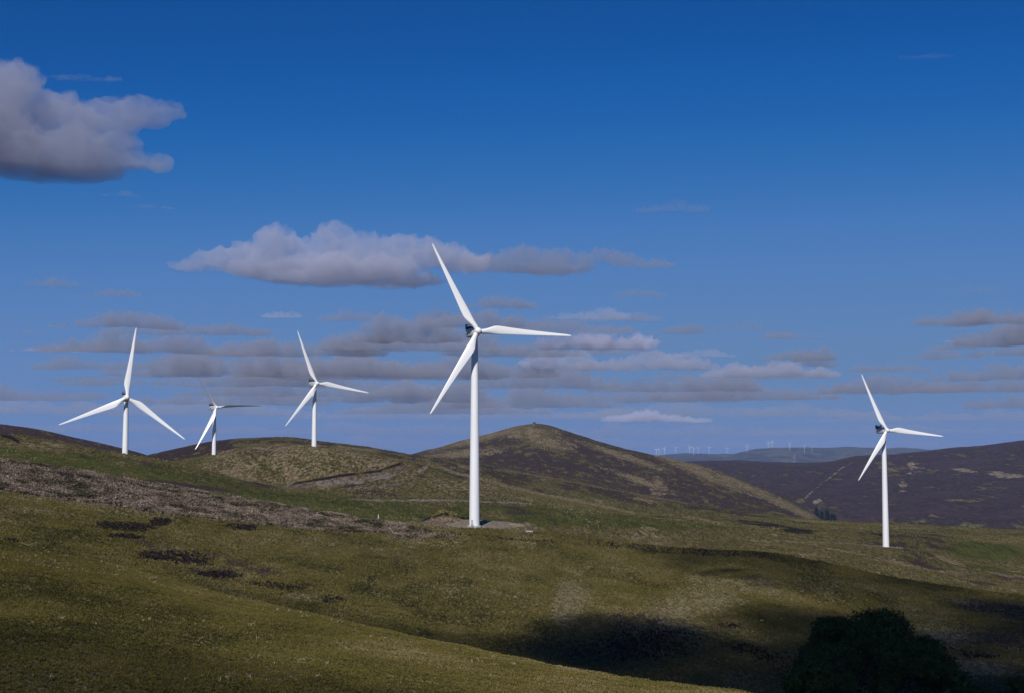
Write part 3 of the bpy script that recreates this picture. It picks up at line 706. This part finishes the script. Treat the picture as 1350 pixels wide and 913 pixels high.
def broadleaf(px, d, top_y, spread, label, seed, nleaf=26000, group=None):
    r = random.Random(seed); g = ground_px(px, d); ht = at(px, top_y, d).z - g.z
    root = empty('broadleaf_tree', g); tag(root, label, 'tree', group)
    mb = MB(); lean = Vector((r.uniform(-.4, .4), r.uniform(-.4, .4), 0)); mb.tube((0, 0, -.5), lean + Vector((0, 0, ht * .42)), spread * .06, spread * .04, 10)
    lobes = []
    for i in range(22):
        a = 2 * PI * i / 6.3 + r.random(); k = r.uniform(.3, .88) if i > 2 else .15
        lobes.append((math.cos(a) * spread * k, math.sin(a) * spread * k, ht * (.80 - .42 * k * r.uniform(.6, 1.1)) - spread * .1, spread * r.uniform(.13, .36) if i > 2 else spread * .4))
        if i < 8: mb.tube(lean + Vector((0, 0, ht * .34)), Vector(lobes[-1][:3]), spread * .025, spread * .008, 6)
    mb.build('trunk', M_bark, root, 60)
    V, Q, T = leafcloud(lobes, nleaf, .17, seed); V[:, 2] = np.maximum(V[:, 2], .4)
    o = mesh_np('crown', V, Q, M_leaf, root, False); a_ = o.data.attributes.new('tint', 'FLOAT', 'POINT'); a_.data.foreach_set('value', T.astype(np.float32))
    return root
GT = 'dark broadleaf trees in the shaded hollow'
broadleaf(1158, 172, 780, 8.2, 'biggest dark round tree in the shaded hollow at the bottom right', 1, 34000, GT)
broadleaf(1094, 176, 778, 4.6, 'dark tree with a small raised crown at the left of the clump', 2, 18000, GT)
broadleaf(1212, 168, 815, 5.0, 'dark low tree leaning out at the right of the clump', 3, 18000, GT)
broadleaf(1072, 162, 848, 4.6, 'low dark tree at the lower left of the clump', 4, 14000, GT)
broadleaf(1338, 172, 868, 2.2, 'small green bush standing alone in the bottom right corner', 5, 6000)
broadleaf(1275, 170, 888, 2.6, 'low spreading green bush between the tree clump and the corner bush', 6, 6000)
# conifers where the cone hill runs out
def conifer(px, d, top_y, label, seed):
    r = random.Random(seed); g = ground_px(px, d); ht = max(9, at(px, top_y, d).z - g.z)
    root = empty('conifer_tree', g); tag(root, label, 'tree', 'dark conifers beside the cone hill')
    mb = MB(); mb.tube((0, 0, -1), (0, 0, ht * .9), ht * .02, ht * .006, 6); mb.build('trunk', M_bark, root, 60)
    n = 900; rr = np.random.default_rng(seed); t = rr.uniform(.06, 1, n) ** .8; tier = np.abs(((t * 9) % 1) - .5); R = (1 - t) * ht * .2 * (.7 + .6 * tier) + .15
    a = rr.uniform(0, 2 * PI, n); rad = R * rr.uniform(.3, 1, n) ** .5; P = np.stack([np.cos(a) * rad, np.sin(a) * rad, t * ht], -1)
    out = np.stack([np.cos(a), np.sin(a), -.35 + 0 * a], -1) * (ht * .05); sdv = np.stack([-np.sin(a), np.cos(a), 0 * a], -1) * (ht * .02)
    V = np.stack([P - out * .4, P + sdv, P + out, P - sdv], 1).reshape(-1, 3)
    o = mesh_np('crown', V, np.arange(n * 4).reshape(-1, 4), M_need, root, False); a_ = o.data.attributes.new('tint', 'FLOAT', 'POINT'); a_.data.foreach_set('value', np.repeat(rr.uniform(size=n), 4).astype(np.float32))
CL = ['first small conifer on the left, against the foot of the cone hill', 'second conifer from the left in the little row', 'tallest conifer in the middle of the little row', 'fourth conifer of the little row, beside the tallest', 'last conifer on the right of the little row']
for i, (px, ty) in enumerate([(1076, 668), (1083, 673), (1090, 671), (1096, 676), (1099, 677)]):
    conifer(px, 2950 + 25 * i, ty, CL[i], i)

# small things
def rock(name, p, size, mat, label, cat, seed, nz_=.25):
    V = ICO_V.copy(); V = V * (1 + nz_ * fbm(V[:, 0] * 1.4 + seed, V[:, 1] * 1.4, V[:, 2] * 1.4, 3, seed))[:, None] * np.array(size)
    o = mesh_np(name, V, ICO_F, mat, None, False); o.location = p; return tag(o, label, cat)
g = ground_px(704.5, 2700, 1.0); rock('cairn', g, (2.6, 2.6, 2.4), M_bark, 'small stone cairn on the very top of the cone hill', 'cairn', 3, .12)
g = ground_px(1002, 415, .15); rock('boulder', g, (.5, .35, .3), M_stone, 'pale boulder alone in the shaded grass', 'rock', 5)
a_b = ground_px(698, 590, 0); mb = MB(); mb.box((0, 0, .2), (1.5, .6, .28)); mb.box((0, 0, .55), (1.35, .5, .08)); o = mb.build('concrete_block', M_conc, None, bevel=.04); o.location = a_b; o.rotation_euler.z = .12; tag(o, 'pale concrete block lying right of the turbine pad', 'concrete block')
g = ground_px(499, 612); mb = MB(); mb.tube((0, 0, -.3), (0, 0, 1.9), .14, .12, 10); mb.lathe([(.15, 1.9), (.16, 1.95), (.05, 2.05)], 10); o = mb.build('marker_post', M_white, None, 40); o.location = g; tag(o, 'small white marker post at the upper edge of the bracken', 'post')
# gorse on the far right slope
for i, (px, d, sz, lab) in enumerate([(1331, 640, 1.3, 'small black gorse bush near the right edge'), (1316, 655, .9, 'smaller gorse bush left of the black one')]):
    g = ground_px(px, d); lob = [(0, 0, sz * .6, sz), (sz * .7, 0, sz * .4, sz * .7), (-sz * .6, .2, sz * .45, sz * .7)]
    V, Q, T = leafcloud(lob, 900, .14, 40 + i); o = mesh_np('gorse_bush', V, Q, M_heath, None, False); o.location = g
    a_ = o.data.attributes.new('tint', 'FLOAT', 'POINT'); a_.data.foreach_set('value', T.astype(np.float32)); tag(o, lab, 'bush')

# ------------------------------------------------------------------ air
m_, nt, b = newmat('hazy_air'); nt.nodes.remove(b)
pv = N(nt, 'ShaderNodeVolumePrincipled'); pv.inputs['Color'].default_value = (.36, .56, 1.0, 1); pv.inputs['Density'].default_value = 2.6e-5; pv.inputs['Anisotropy'].default_value = .0
nt.links.new(pv.outputs[0], nt.nodes['Material Output'].inputs['Volume'])
zmin = float(GZ.min()) - 1.0
mb = MB(); mb.box((0, 0, (zmin + 330) / 2), (33500, 33500, (330 - zmin) / 2)); hz = mb.build('haze', m_)
tag(hz, 'thin blue haze in the air over the far hills', 'haze', None, 'stuff')

# ------------------------------------------------------------------ clouds: real masses of vapour kilometres away
VM = {}
def vapour(dens, alb=.92):
    k = (round(dens, 7), alb)
    if k not in VM:
        m_, nt, b = newmat('cloud_vapour'); nt.nodes.remove(b)
        pv = N(nt, 'ShaderNodeVolumePrincipled'); pv.inputs['Color'].default_value = (alb * .94, alb * .955, min(1, alb * 1.11), 1)
        pv.inputs['Density'].default_value = dens; pv.inputs['Anisotropy'].default_value = .0
        nt.links.new(pv.outputs[0], nt.nodes['Material Output'].inputs['Volume']); VM[k] = m_
    return VM[k]
def make_cloud(puffs, base, D, soft, label, vox=2.0, depth=1.0, rough=.35, seed=0, alb=.62):  # low alb puts the shaded grey of the clouds into their vapour colour
    """puffs in (across, up, half width, half height) as the cloud looks from the hill, turned into masses D metres away"""
    soft *= 1.2; rs = np.random.default_rng(seed + 100); V = []; Fc = []; nb = 0
    for (x, y, rx, ry) in puffs:
        c = at(x, y, D); u = D / F
        q = rs.normal(size=3) * .0
        V.append(ICO_V * np.array([rx * u, max(rx * .8, ry * 1.2) * u * depth, ry * u]) + np.array([c.x, c.y + rs.uniform(-.4, .4) * rx * u * depth, c.z])); Fc.append(ICO_F + nb); nb += len(ICO_V)
    V = np.concatenate(V); ctr = V.mean(0); u = D / F
    o = mesh_np('cloud', V - ctr, np.concatenate(Fc), None)
    md = o.modifiers.new('union', 'REMESH'); md.mode = 'VOXEL'; md.voxel_size = vox * u
    dg = bpy.context.evaluated_depsgraph_get(); me = bpy.data.meshes.new_from_object(o.evaluated_get(dg))
    o.modifiers.clear(); old = o.data; o.data = me; bpy.data.meshes.remove(old)
    n = len(me.vertices); co = np.empty(n * 3, np.float32); me.vertices.foreach_get('co', co); co = co.reshape(-1, 3).astype(float)
    no = np.empty(n * 3, np.float32); me.vertices.foreach_get('normal', no); no = no.reshape(-1, 3)
    q = co / u; ry_ = np.median([p[3] for p in puffs])
    f1 = 1 / max(ry_ * 1.3, 6)
    # billows: ridged outward bulges, finer ones on top of coarser
    b = 0; a = 1; fr = f1
    for k in range(5):
        b = b + a * (1 - 1.6 * np.abs(vnoise(q[:, 0] * fr + seed, q[:, 1] * fr, q[:, 2] * fr * 1.3, 5 + k + seed))); a *= .55; fr *= 2.1
    b = b - .95 - .35 * (fbm(q[:, 0] * f1 * .4, q[:, 1] * f1 * .4, q[:, 2] * f1, 3, seed + 60) > .25)
    upw = .45 + .55 * np.clip(no[:, 2] * 1.5 + .6, 0, 1)
    co = co + no * (b * rough * ry_ * u * upw)[:, None]
    zb = base_z = at(675, base, D).z - ctr[2]
    zz = co[:, 2]; und = fbm(q[:, 0] / 30, q[:, 1] / 60, q[:, 2] * 0, 3, seed) * 1.6 * u
    co[:, 2] = np.where(zz < zb, zb + (zz - zb) * .12 + und * np.clip((zb - zz) / (4 * u), 0, 1), zz)
    me.vertices.foreach_set('co', co.astype(np.float32).ravel()); me.update()
    md = o.modifiers.new('clean', 'REMESH'); md.mode = 'VOXEL'; md.voxel_size = vox * u * .9
    me2 = bpy.data.meshes.new_from_object(o.evaluated_get(bpy.context.evaluated_depsgraph_get())); o.modifiers.clear(); o.data = me2; bpy.data.meshes.remove(me); me = me2
    me.materials.append(vapour(1.0 / (soft * u), alb)); o.location = ctr
    tag(o, label, 'cloud', 'cloud scraps among the low banks' if 'scrap' in label else 'clouds in the sky', 'thing'); return o
def strip(x0, x1, yt, yb, rs):
    """puffs along a flat bottomed bank"""
    yt -= 5 + .2 * (yb - yt); yb += 1; x0 -= 10; x1 += 10; h = yb - yt; L = x1 - x0; n = max(4, int(L / (h * .55))); out = []
    ph = rs.uniform(0, 6)
    for i in range(n):
        t = (i + .5) / n; e = math.sin(PI * t) ** .45
        hh = h * e * (.35 + .65 * rs.uniform(.2, 1) * (.65 + .35 * math.sin(ph + t * L / h * .9)))
        out.append((x0 + L * t + rs.uniform(-.4, .4) * h, yb - hh * .48, max(h * .8, L / n * 1.1) * rs.uniform(.8, 1.3), hh * .55))
    return out
crs = np.random.default_rng(5)
make_cloud([(-60, 165, 90, 78), (10, 128, 50, 44), (0, 195, 90, 46), (60, 150, 50, 34), (112, 165, 50, 28), (158, 158, 40, 25), (196, 150, 34, 18), (228, 148, 18, 10), (100, 200, 70, 36), (160, 190, 30, 22), (178, 216, 38, 13), (205, 216, 22, 9), (60, 218, 90, 24)],
           243, 5200, 42, 'big grey cloud at the upper left, cut off by the edge of the view', 2.0, 1.0, .46, 1, .64)
make_cloud([(95, 112, 34, 9), (128, 112, 26, 7), (150, 106, 14, 4)], 124, 5300, 60, 'thin wisp on the upper edge of the big grey cloud', 1.6, .6, .5, 2)
make_cloud([(248, 350, 26, 7), (285, 343, 30, 14), (325, 335, 30, 22), (362, 324, 30, 24), (400, 330, 30, 20), (438, 322, 30, 24), (480, 330, 34, 20), (525, 332, 40, 20), (565, 337, 40, 20), (360, 352, 70, 16), (470, 355, 90, 16), (420, 366, 80, 11), (520, 366, 70, 10), (610, 342, 40, 18)],
           379, 8000, 32, 'long billowing cloud behind the upper blade of the largest turbine', 1.4, .9, .52, 3, .76)
make_cloud([(640, 348, 40, 13), (690, 342, 34, 18), (735, 344, 34, 15), (765, 345, 24, 10), (798, 338, 22, 12), (825, 345, 26, 9), (862, 348, 30, 7), (720, 352, 70, 8)], 363, 8300, 36, 'flat grey tail of cloud right of the largest blade tip', 1.3, .8, .62, 4, .58)
ST = [  # x0, x1, top, base, distance, softness, label
 (75, 262, 417, 437, 11000, 26, 'slim dark cloud above the leftmost turbine'), (160, 335, 428, 444, 11400, 26, 'slim dark cloud just right of the leftmost upright blade'),
 (45, 300, 440, 468, 12000, 26, 'long grey cloud crossing behind the upright blade'), (290, 480, 436, 470, 12500, 26, 'grey cloud behind the tip of the knoll turbine'),
 (180, 380, 462, 498, 13500, 28, 'pale lumpy cloud over the smallest near turbine'), (370, 560, 456, 497, 13800, 26, 'pale grey cloud between the knoll turbine and the largest turbine'),
 (484, 612, 418, 452, 11500, 24, 'dark domed cloud left of the largest hub'), (585, 694, 408, 432, 11000, 26, 'dark cloud just above the largest hub'),
 (600, 760, 446, 470, 12500, 24, 'grey cloud under the level blade of the largest turbine'), (735, 826, 432, 461, 12000, 17, 'bright cloud behind the tip of the level blade'),
 (540, 720, 470, 497, 14500, 26, 'long grey cloud crossing behind the largest tower'), (712, 815, 464, 488, 14500, 20, 'pale cloud below the bright one at the level blade tip'),
 (625, 684, 393, 406, 10500, 24, 'small grey cloud above the level blade'), (770, 925, 466, 487, 15000, 22, 'flat pale cloud between the bright cloud and the middle of the sky'),
 (960, 1084, 474, 498, 15500, 20, 'cloud with a pale face and sloping top left of the lone right turbine'), (1030, 1086, 460, 476, 15000, 24, 'small dark cap of cloud above the sloping one'),
 (800, 990, 490, 516, 16500, 26, 'grey cloud under the flat pale cloud'), (900, 1100, 504, 528, 17500, 26, 'long dark cloud pointing at the lone turbine from the left'),
 (600, 800, 512, 537, 18000, 28, 'grey cloud low behind the largest tower'), (1097, 1262, 492, 520, 16500, 26, 'dark flat cloud behind the upper blade of the lone turbine'),
 (1128, 1218, 476, 491, 15500, 24, 'small cloud just above the tip of the lone turbine'), (1230, 1400, 404, 435, 10500, 26, 'slanting dark cloud at the right edge, highest there'),
 (1290, 1400, 446, 474, 13000, 24, 'grey cloud at the right edge under the slanting one'), (1232, 1290, 450, 465, 13000, 28, 'little grey cloud left of the edge clouds'),
 (1248, 1400, 480, 505, 15000, 28, 'flat dark cloud at the right edge, third from the top'), (1290, 1420, 520, 541, 18000, 30, 'low grey cloud at the right edge'),
 (872, 936, 429, 441, 11500, 26, 'small dark cloud alone right of the bright cloud'), (820, 858, 380, 391, 9500, 34, 'tiny faint cloud under the end of the flat tail'),
 (855, 916, 265, 280, 6800, 60, 'faint smudge of cloud high above the cone hill'), (130, 190, 255, 271, 6400, 50, 'faint reddish wisp below the big grey cloud'),
 (176, 213, 266, 283, 6500, 46, 'small faint wisp right of the reddish one'), (20, 58, 434, 445, 11500, 30, 'tiny dark cloud at the far left'), (105, 168, 383, 398, 10000, 34, 'small faint grey cloud alone on the left'),
 (55, 82, 368, 386, 9600, 44, 'tiny tuft of cloud near the left edge'), (1195, 1228, 76, 94, 4600, 70, 'faint speck of cloud near the top right'), (965, 1005, 428, 437, 11800, 40, 'tiny faint cloud in the clear middle right sky'),
 (818, 912, 541, 556, 24000, 12, 'brightest low cloud above the far turbines'), (1255, 1310, 381, 395, 10300, 40, 'faint cloud above the slanting dark one'), (100, 180, 492, 510, 15500, 34, 'small cloud patch left of the leftmost blade'),
 (1290, 1440, 428, 462, 12200, 24, 'bulky grey cloud at the right edge between two slanting ones'), (1210, 1440, 494, 520, 15800, 28, 'long grey cloud at the right edge behind the lone turbine'), (230, 460, 484, 510, 15500, 28, 'grey cloud crossing behind the tip of the smallest near turbine'), (500, 620, 500, 522, 17200, 28, 'grey cloud under the drooping blade of the largest turbine'), (820, 960, 508, 530, 18500, 30, 'dark ragged cloud above the far turbine row'),
 (330, 620, 472, 500, 14800, 26, 'broad grey cloud between the hub of the knoll turbine and the largest tower'), (60, 250, 470, 490, 14500, 30, 'flat grey cloud behind the leftmost hub'), (190, 420, 512, 534, 19000, 30, 'low grey cloud behind the smallest near turbine'), (440, 640, 436, 462, 12300, 26, 'grey cloud left of the largest hub, under the dark domed one'), (620, 800, 488, 512, 16000, 28, 'flat grey cloud right of the largest tower, below its level blade'),
 (-60, 120, 508, 530, 19000, 32, 'low grey cloud over the dark left hill'), (640, 830, 420, 440, 11800, 34, 'thin grey cloud right of the dark cloud above the largest hub'), (470, 700, 524, 545, 21000, 30, 'low dark cloud above the left foot of the cone hill'), (250, 480, 500, 522, 17000, 30, 'low grey cloud between the two middle turbines'), (430, 620, 500, 530, 17500, 28, 'low grey cloud left of the largest tower')]
for i, (x0, x1, yt, yb, D, soft, lab) in enumerate(ST):
    make_cloud(strip(x0, x1, yt, yb, crs), yb, D, soft * .9, lab, 1.25, .8 if soft < 40 else .5, .8, 10 + i, .88 if soft < 18 else (.74 if soft <= 22 else .56))
frs = np.random.default_rng(31)
for i in range(34):     # scraps that break up the edges of the banks
    fx, fy = (frs.uniform(40, 860), frs.uniform(412, 545)) if i < 22 else (frs.uniform(820, 1340), frs.uniform(440, 545))
    fw = frs.uniform(16, 46); fh = frs.uniform(7, 15)
    make_cloud(strip(fx - fw, fx + fw, fy - fh, fy, frs), fy, 7500 * (1 + (fy - 330) / 110), frs.uniform(20, 34), 'small ragged scrap of grey cloud among the low banks', 1.25, .8, .95, 200 + i, frs.choice([.5, .56, .62, .8]))
VL = [(-60, 420, 526, 548, 26000), (380, 900, 536, 552, 27000), (760, 1130, 530, 549, 26500), (1090, 1440, 540, 556, 28000), (-60, 300, 556, 570, 34000), (200, 760, 560, 572, 36000), (640, 1100, 562, 575, 37000), (1000, 1440, 561, 572, 36500), (-80, 1440, 578, 590, 60000)]
VLAB = ['low veil of cloud over the left hills', 'low veil of cloud behind the largest tower, above the cone hill', 'low veil of cloud above the far turbine row', 'low veil of cloud behind the lone right turbine', 'lowest cloud bank at the left', 'lowest cloud bank between the left hills and cone hill',
        'lowest cloud bank over the cone hill', 'lowest cloud bank at the right', 'pale bank of cloud lying right along the horizon']
for i, ((x0, x1, yt, yb, D), lab) in enumerate(zip(VL, VLAB)):
    make_cloud(strip(x0, x1, yt, yb, crs), yb, D, 46, lab, 1.6, .8, .5, 70 + i, .7)

# unseen clouds added behind the photographer, shaped to shade the hollow, valley and hillside
SUN_AZ, SUN_EL = math.radians(194), math.radians(40)
SDV = Vector((math.sin(SUN_AZ) * math.cos(SUN_EL), math.cos(SUN_AZ) * math.cos(SUN_EL), math.sin(SUN_EL)))
def shade_cloud(spots, Hc, dens, label, seed, group='unseen clouds added overhead for their shade'):
    V = []; Fc = []; nb = 0
    for (px, d, rx, ryy, th) in spots:
        a = float(ray(px, 700)[0]); X, Y = math.sin(a) * d, math.cos(a) * d; P = Vector((X, Y, ground(X, Y))); k = (Hc - P.z) / SDV.z
        c = P + SDV * k; V.append(ICO_V * np.array([rx, ryy, th]) + np.array(c[:])); Fc.append(ICO_F + nb); nb += len(ICO_V)
    V = np.concatenate(V); ctr = V.mean(0); o = mesh_np('cloud', V - ctr, np.concatenate(Fc), None)
    md = o.modifiers.new('union', 'REMESH'); md.mode = 'VOXEL'; md.voxel_size = 4
    me = bpy.data.meshes.new_from_object(o.evaluated_get(bpy.context.evaluated_depsgraph_get())); o.modifiers.clear(); old = o.data; o.data = me; bpy.data.meshes.remove(old)
    n = len(me.vertices); co = np.empty(n * 3, np.float32); me.vertices.foreach_get('co', co); co = co.reshape(-1, 3).astype(float)
    no = np.empty(n * 3, np.float32); me.vertices.foreach_get('normal', no); no = no.reshape(-1, 3)
    co = co + no * (fbm(co[:, 0] / 40, co[:, 1] / 40, co[:, 2] / 40, 5, seed) * min(9, .28 * max(q_[4] for q_ in spots)))[:, None]
    me.vertices.foreach_set('co', co.astype(np.float32).ravel()); me.update(); me.materials.append(vapour(dens, .9)); o.location = ctr
    tag(o, label, 'cloud', group, 'thing')
shade_cloud([(60, 330, 60, 34, 4.5), (250, 330, 60, 34, 5), (420, 325, 50, 34, 6), (580, 322, 40, 32, 8), (700, 330, 30, 34, 9)], 600, .05, 'thin unseen cloud added overhead to dim the valley behind the near crest', 18)
shade_cloud([(80, 95, 24, 28, 7), (330, 92, 22, 24, 6.5), (560, 95, 16, 20, 5), (-50, 80, 26, 36, 8)], 560, .05, 'thin unseen cloud added overhead to dim the lowest part of the near hillside', 28)
shade_cloud([(835, 368, 28, 36, 34), (900, 350, 24, 30, 26), (760, 340, 14, 18, 16), (1110, 320, 50, 60, 26), (1185, 225, 38, 60, 24), (1330, 290, 52, 70, 26), (1230, 400, 60, 70, 18), (1070, 400, 40, 60, 12), (1000, 555, 44, 56, 5), (1100, 545, 50, 60, 8), (1200, 535, 50, 60, 12), (1320, 500, 60, 70, 14), (930, 580, 30, 36, 3.5)], 620, .05, 'unseen grey cloud added overhead to shade the hollow at the bottom right', 8)

# ------------------------------------------------------------------ light
w = bpy.data.worlds.new('World'); S.world = w; w.use_nodes = True; nt = w.node_tree; bg = nt.nodes['Background']
sk = nt.nodes.new('ShaderNodeTexSky'); sk.sky_type = 'NISHITA'; sk.sun_disc = False; sk.sun_elevation = SUN_EL; sk.sun_rotation = SUN_AZ
sk.altitude = 600; sk.air_density = 1.0; sk.dust_density = 0.3; sk.ozone_density = 4.0
sk.altitude = 2000; sk.dust_density = 0; sk.ozone_density = 10
pre = N(nt, 'ShaderNodeVectorMath', operation='SCALE'); pre.inputs['Scale'].default_value = .06
cv = nt.nodes.new('ShaderNodeRGBCurve'); post = N(nt, 'ShaderNodeVectorMath', operation='SCALE'); post.inputs['Scale'].default_value = 10
for ci, pts in enumerate(([(0, 0), (.049, .005), (.062, .010), (.081, .034), (.102, .070), (.149, .108), (.293, .140), (.404, .160), (1, .22)],
                          [(0, 0), (.117, .078), (.145, .110), (.186, .158), (.228, .196), (.307, .226), (.459, .238), (1, .26)],
                          [(0, 0), (.28, .310), (.334, .392), (.406, .445), (.465, .480), (.544, .475), (.60, .45), (1, .47)])):
    c = cv.mapping.curves[ci]
    for q in pts[1:-1]: c.points.new(*q)
    c.points[0].location = pts[0]; c.points[-1].location = pts[-1]
cv.mapping.use_clip = False; cv.mapping.update()
nt.links.new(sk.outputs[0], pre.inputs[0]); nt.links.new(pre.outputs[0], cv.inputs['Color']); nt.links.new(cv.outputs[0], post.inputs[0])
nt.links.new(post.outputs[0], bg.inputs[0]); bg.inputs[1].default_value = .1
sl = bpy.data.lights.new('sun', 'SUN'); sl.energy = 4.4; sl.angle = math.radians(.53); sl.color = (1, .965, .91)
so_ = bpy.data.objects.new('sun', sl); COL.objects.link(so_)
sd = Vector((math.sin(SUN_AZ) * math.cos(SUN_EL), math.cos(SUN_AZ) * math.cos(SUN_EL), math.sin(SUN_EL)))
so_.rotation_euler = sd.to_track_quat('Z', 'Y').to_euler(); so_.location = sd * 500

S.view_settings.view_transform = 'Standard'; S.view_settings.look = 'None'; S.view_settings.exposure = 0; S.view_settings.gamma = 1
S.render.engine = 'CYCLES'
try:
    S.cycles.use_denoising = True; S.cycles.denoiser = 'OPENIMAGEDENOISE'
except Exception: pass
S.cycles.max_bounces = 6; S.cycles.volume_bounces = 3; S.cycles.transparent_max_bounces = 16
print('polys', NR * NA, 'zmin', zmin)
